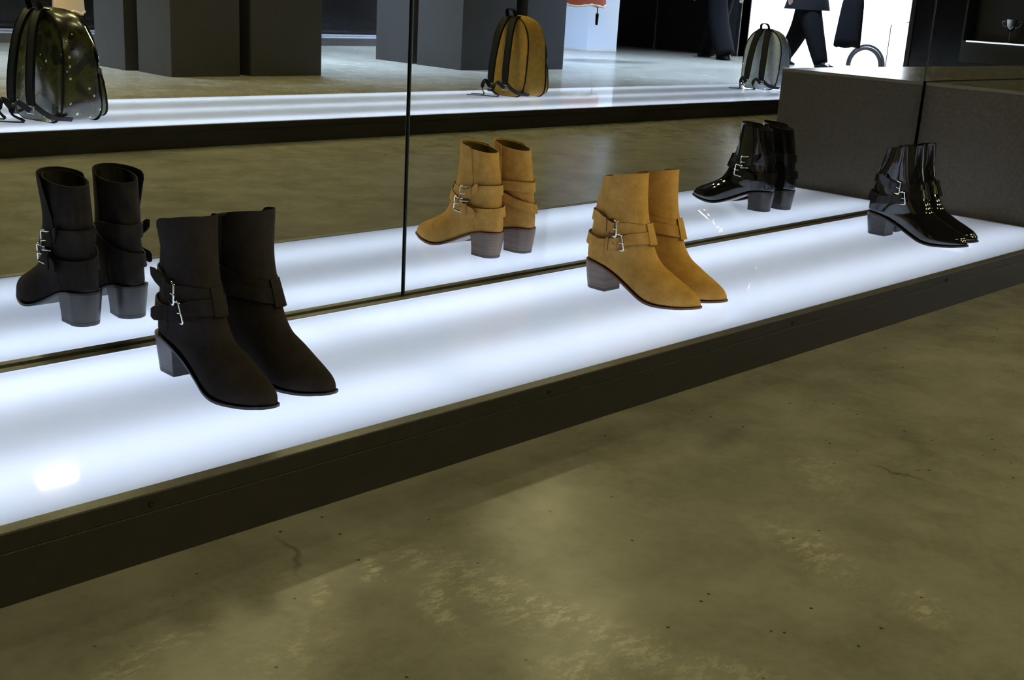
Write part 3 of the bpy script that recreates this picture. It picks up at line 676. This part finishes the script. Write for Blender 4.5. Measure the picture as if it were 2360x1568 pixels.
# ------------------------------------------------------------------ people at the entrance
def skin_mesh(name, joints, edges, m, parent, sub=2):
    me = bpy.data.meshes.new(name); me.from_pydata([j[0] for j in joints], edges, []); o = bpy.data.objects.new(name, me); COL.objects.link(o); o.parent = parent
    sm = o.modifiers.new('skin', 'SKIN'); sm.use_smooth_shade = True
    me.skin_vertices  # layer made by the modifier
    for i, j in enumerate(joints):
        r = j[1] if isinstance(j[1], tuple) else (j[1], j[1]); me.skin_vertices[0].data[i].radius = r; me.skin_vertices[0].data[i].use_root = (i == 0)
    s2 = o.modifiers.new('subdivision', 'SUBSURF'); s2.levels = sub; s2.render_levels = sub
    me.materials.append(MATS[m]); return o
def person(label, loc, rz, stride, lower, wide=False, coat=None, thick=1.0, reach=None):
    """facing +x, feet on z=0, 1.72 m"""
    t = thing('person', label, 'person', loc, rz)
    a = stride
    J = [((0, 0, .95), (.12, .10)), ((0, 0, 1.12), (.11, .085)), ((0, 0, 1.33), (.12, .09)), ((0, 0, 1.43), (.075, .065)), ((.01, 0, 1.50), .055), ((.025, 0, 1.585), (.092, .098)), ((.022, 0, 1.68), (.098, .110))]
    E = [(0, 1), (1, 2), (2, 3), (3, 4), (4, 5), (5, 6)]
    feet = []; arms = []
    for s in (-1, 1):
        k = len(J); d = a * s
        J += [((.0, s * .095, .87), .088), ((d * .42 + .03, s * .10, .48), .060), ((d, s * .10, .10), .040), ((d + .03, s * .10, .055), .042), ((d + .14, s * .11, .035), .035)]
        E += [(0, k), (k, k + 1), (k + 1, k + 2), (k + 2, k + 3), (k + 3, k + 4)]; feet.append((d, s * .10))
        k = len(J)
        arm = [(0, s * .17, 1.39), (-d * .15, s * .235, 1.12), (-d * .5 + .06, s * .25, .90), (-d * .6 + .08, s * .25, .83)]
        if reach and reach[0] == s: arm = [(0, s * .17, 1.39), (.24, s * .20, 1.20), reach[1], (reach[1][0] + .05, reach[1][1], reach[1][2] - .025)]
        arms.append(arm)
        J += [(arm[0], .050), (arm[1], .040), (arm[2], .031), (arm[3], (.018, .036))]
        E += [(3, k), (k, k + 1), (k + 1, k + 2), (k + 2, k + 3)]
        w = len(J) - 1; bx_, by_, bz_ = J[w][0]
        for fi in range(4):
            q = len(J); yy_ = -.026 + .017 * fi; ln = (.055, .066, .062, .048)[fi]
            J += [((bx_ + yy_, by_, bz_ - .035), .009), ((bx_ + yy_ + .006, by_ - s * .006, bz_ - .035 - ln * .6), .008), ((bx_ + yy_ + .012, by_ - s * .018, bz_ - .035 - ln), .007)]; E += [(w, q), (q, q + 1), (q + 1, q + 2)]
        q = len(J); J += [((bx_ + .038, by_ - s * .008, bz_ - .01), .010), ((bx_ + .052, by_ - s * .016, bz_ - .045), .009)]; E += [(w, q), (q, q + 1)]
    skin_mesh('body', J, E, 'skin', t)
    # face and hair
    V, F = loft([[Vector((x + r * 0, r * math.cos(2 * PI * k / 10), z + .012 * math.sin(2 * PI * k / 10))) for k in range(10)] for x, r, z in ((.095, .018, 1.625), (.130, .011, 1.612), (.138, .005, 1.608))]); obj('nose', V, F, 'skin', t, True)
    for s in (-1, 1):
        V, F = loft([[Vector((.106 + d_, s * .034 + r * math.cos(2 * PI * k / 10), 1.645 + r * .6 * math.sin(2 * PI * k / 10))) for k in range(10)] for r, d_ in ((.013, -.01), (.012, .002), (.005, .005))]); obj('eye', V, F, 'eye_dark', t, True)
        V, F = loft([[Vector((.02 + .018 * math.cos(2 * PI * k / 10), s * (.092 + d_), 1.63 + .028 * math.sin(2 * PI * k / 10))) for k in range(10)] for d_ in (-.01, .012)]); obj('ear', V, F, 'skin', t, True)
    V, F = loft([[Vector((.105 + d_, .024 * math.cos(2 * PI * k / 10), 1.578 + .007 * math.sin(2 * PI * k / 10))) for k in range(10)] for d_ in (-.01, .003)]); obj('mouth', V, F, 'lip', t, True)
    R = []
    for k in range(9):
        b = k / 8 * PI * .68; r = math.sin(b) if k else .02
        R.append([Vector((.010 - .006 * k + .107 * r * math.cos(2 * PI * i / 20) * (.5 if math.cos(2 * PI * i / 20) > 0 and k > 4 else 1.03), .099 * r * math.sin(2 * PI * i / 20), 1.668 + .100 * math.cos(b))) for i in range(20)])
    V, F = loft(R); obj('hair', V, F, 'hair', t, 'all')
    # shirt, trousers, shoes
    R = []
    for z, rx, ry in ((.86, .165, .205), (1.0, .158, .195), (1.15, .155, .20), (1.32, .158, .222), (1.41, .135, .20), (1.47, .095, .12), (1.505, .072, .075)):
        R.append([Vector((rx * math.cos(2 * PI * k / 24), ry * math.sin(2 * PI * k / 24), z)) for k in range(24)])
    V, F = loft(R, True, True); obj('shirt', V, F, 'shirt_navy', t, 'all')
    for s, (fx, fy) in zip((-1, 1), feet):
        k1 = 1.0 if not wide else 2.0
        pth = smooth_v([Vector((0, s * .085, .93)), Vector((fx * .42 + .03, s * .10, .48)), Vector((fx + .005, fy, .06))], 14)
        rad = [(.118 - .0045 * i) * thick * (1 + (k1 - 1) * i / 13) for i in range(14)]
        V, F = tube(pth, rad, 18, False, Vector((1, 0, 0))); obj('trouser_leg', V, F, lower, t, 'all')
        R = [[Vector((fx + x + 0 * k, fy + w * math.cos(2 * PI * k / 16), max(0, .5 * h + .5 * h * math.sin(2 * PI * k / 16)))) for k in range(16)] for x, w, h in ((-.075, .012, .05), (-.068, .034, .085), (-.02, .040, .10), (.05, .043, .085), (.12, .048, .058), (.165, .040, .046), (.19, .016, .03))]
        V, F = loft(R); V = [Vector((p.x, p.y, max(p.z, .002))) for p in V]; obj('shoe', V, F, 'shoe_black', t, 'all')
        V, F = tube(smooth_v([Vector((0, s * .15, 1.42)), Vector(arms[(s + 1) // 2][1]), Vector(arms[(s + 1) // 2][2])], 10), [.082 - .0035 * i for i in range(10)], 14, False, Vector((1, 0, 0))); obj('sleeve', V, F, 'shirt_navy' if not coat else 'coat_dark', t, 'all')
    if coat:
        R = []
        for z, rx, ry in ((coat, .29, .275), (coat + .15, .245, .26), (.95, .185, .225), (1.15, .168, .212), (1.33, .170, .234), (1.42, .145, .21), (1.48, .10, .125), (1.52, .080, .085)):
            R.append([Vector((rx * math.cos(2 * PI * k / 28), ry * math.sin(2 * PI * k / 28), z)) for k in range(28)])
        V, F = loft(R, False, False); obj('coat', V, F, 'coat_dark', t, 'all')
    return t
person('person in wide dark trousers and black shoes standing by the dark wall near the entrance', (13.53, -7.70, 0), math.radians(-74), .33, 'trouser_dark', True)
person('person in dark knee length coat and slim trousers stepping through the street entrance', (13.62, -6.45, 0), math.radians(84), .32, 'trouser_dark', False, .70, 1.45, (-1, (.46, -.15, 1.035)))
# long garment bag on the arm of the person in the coat
t = thing('garment_bag', 'long dark bag hanging against the bright street entrance', 'bag', (13.80, -5.93, .285))
R = []
for z, w, d in ((0, .15, .03), (.01, .185, .05), (.10, .18, .06), (.30, .165, .06), (.5, .15, .055), (.62, .13, .045), (.66, .09, .02)):
    R.append([Vector((d * math.cos(2 * PI * k / 24), w * math.copysign(abs(math.sin(2 * PI * k / 24)) ** .6, math.sin(2 * PI * k / 24)) + .03 * z, z + .02 * math.sin(k * .9) * (z < .05))) for k in range(24)])
V, F = loft(R); obj('body', V, F, 'coat_dark', t, 'all')
V, F = tube(smooth_v([Vector((0, -.06, .65)), Vector((0, -.05, .72)), Vector((0, .05, .72)), Vector((0, .06, .65))], 14), .008, 7); obj('handle', V, F, 'coat_dark', t, 'all')

# ------------------------------------------------------------------ the street
GZ = -.563
obj('pavement', *box(RX1 + .2, 60, -45, 30, GZ - .1, GZ), 'pavement', kind='structure')
obj('entrance_step', *box(RX1 + .1001, RX1 + .7, DY0 - .5, DY1 + .5, GZ, -.02), 'pavement', kind='structure')
# parked car, its side towards the shop; local +x = towards the car's front
def make_car(loc, rz):
    t = thing('car', 'pale silver car parked in the sunlit street outside the entrance', 'car', loc, rz)
    prof = [(2.05, .42), (2.10, .62), (2.02, .82), (1.55, .96), (1.05, 1.06), (.85, 1.10), (.10, 1.50), (-.6, 1.56), (-1.35, 1.52), (-2.02, 1.06), (-2.10, .80), (-2.08, .42), (-1.75, .26), (1.75, .26)]
    P = []
    n = len(prof)
    for i in range(n):
        a, b = Vector(prof[i]), Vector(prof[(i + 1) % n])
        for k in range(3): P.append(a.lerp(b, k / 3))
    R = []
    for y, ins in ((-.88, .10), (-.90, .02), (-.90, 0), (-.5, -.02), (.5, -.02), (.90, 0), (.90, .02), (.88, .10)):
        r = []
        for p in P:
            tuck = max(0, (p.y - 1.05) / .5) * .16
            yy_ = y * (1 - tuck) if abs(y) > .6 else y
            c_ = Vector((0, .75)); q = p + (c_ - p).normalized() * max(ins, 0) * .6
            r.append(Vector((q.x, yy_, q.y)))
        R.append(r)
    V, F = loft(R); obj('body', V, F, 'car_paint', t, 35)
    for s in (-1, 1):
        for nm, q in (('side_window', [(.66, 1.12), (.06, 1.44), (-.55, 1.49), (-.55, 1.12)]), ('side_window', [(-.63, 1.12), (-.63, 1.49), (-1.25, 1.45), (-1.62, 1.12)])):
            V = [Vector((x, s * (.905 - .9 * max(0, (z - 1.05) / .5) * .16), z)) for x, z in q]; V2 = [v - Vector((0, s * .02, 0)) for v in V]
            k = len(V); obj(nm, V + V2, [tuple(range(k)), tuple(range(k, 2 * k))] + [(i, (i + 1) % k, k + (i + 1) % k, k + i) for i in range(k)], 'car_glass', t)
        V, F = loft([[Vector((.50 + x + .0 * k, s * (.93 + r), 1.12 + h * math.sin(2 * PI * k / 12))) if False else Vector((.72 + .09 * math.cos(2 * PI * k / 12) * h, s * (.93 + r), 1.14 + .06 * math.sin(2 * PI * k / 12) * h)) for k in range(12)] for x, r, h in ((0, -.04, .4), (0, .0, .8), (0, .08, 1), (0, .16, .8))]); obj('side_mirror', V, F, 'car_paint', t, True)
        obj('door_gap', *box(.91, .922, min(s * .895, s * .904), max(s * .895, s * .904), .34, 1.08), 'tyre', t)
        obj('sill', *box(-1.0, 1.0, min(s * .86, s * .91), max(s * .86, s * .91), .24, .33), 'tyre', t)
        V, F = loft([[Vector((1.86 + d_, s * (.72 + .14 * math.cos(2 * PI * k / 14)), .76 + .07 * math.sin(2 * PI * k / 14))) for k in range(14)] for d_ in (-.1, .2, .235)]); obj('headlamp', V, F, 'headlamp', t, True)
        for wx in (1.32, -1.32):
            V, F = loft([[Vector((wx + r * math.cos(2 * PI * k / 32), s * y, .33 + r * math.sin(2 * PI * k / 32))) for k in range(32)] for r, y in ((.38, .80), (.38, .9045), (.345, .9052), (.345, .80))], True, True); obj('wheel_arch', V, F, 'tyre', t, True)
            V, F = loft([[Vector((wx + r * math.cos(2 * PI * k / 32), s * y, .33 + r * math.sin(2 * PI * k / 32))) for k in range(32)] for r, y in ((.30, .70), (.33, .72), (.33, .905), (.31, .915), (.24, .915))]); wh = obj('tyre', V, F, 'tyre', t, True)
            V, F = loft([[Vector((wx + r * math.cos(2 * PI * k / 32), s * y, .33 + r * math.sin(2 * PI * k / 32))) for k in range(32)] for r, y in ((.275, .90), (.275, .918), (.26, .926), (.22, .920), (.06, .935), (.02, .938))]); obj('hubcap', V, F, 'rim', wh, True)
    return t
make_car((20.91, -7.72, GZ), math.radians(-90))
bd = thing('building', 'bright pale building facade across the street', 'building', (36, -12, GZ))
obj('wall', *box(0, 1, -30, 30, 0, 14), 'facade', bd)
for k in range(12):
    for zf in (4.4, 8.0, 11.2):
        w_ = obj('window', *box(-.03, -.001, -28 + 4.8 * k, -26.2 + 4.8 * k, zf, zf + 2.4), 'car_glass', bd)
        obj('window_sill', *box(-.15, -.001, -28.1 + 4.8 * k, -26.1 + 4.8 * k, zf - .12, zf - .005), 'facade', bd)
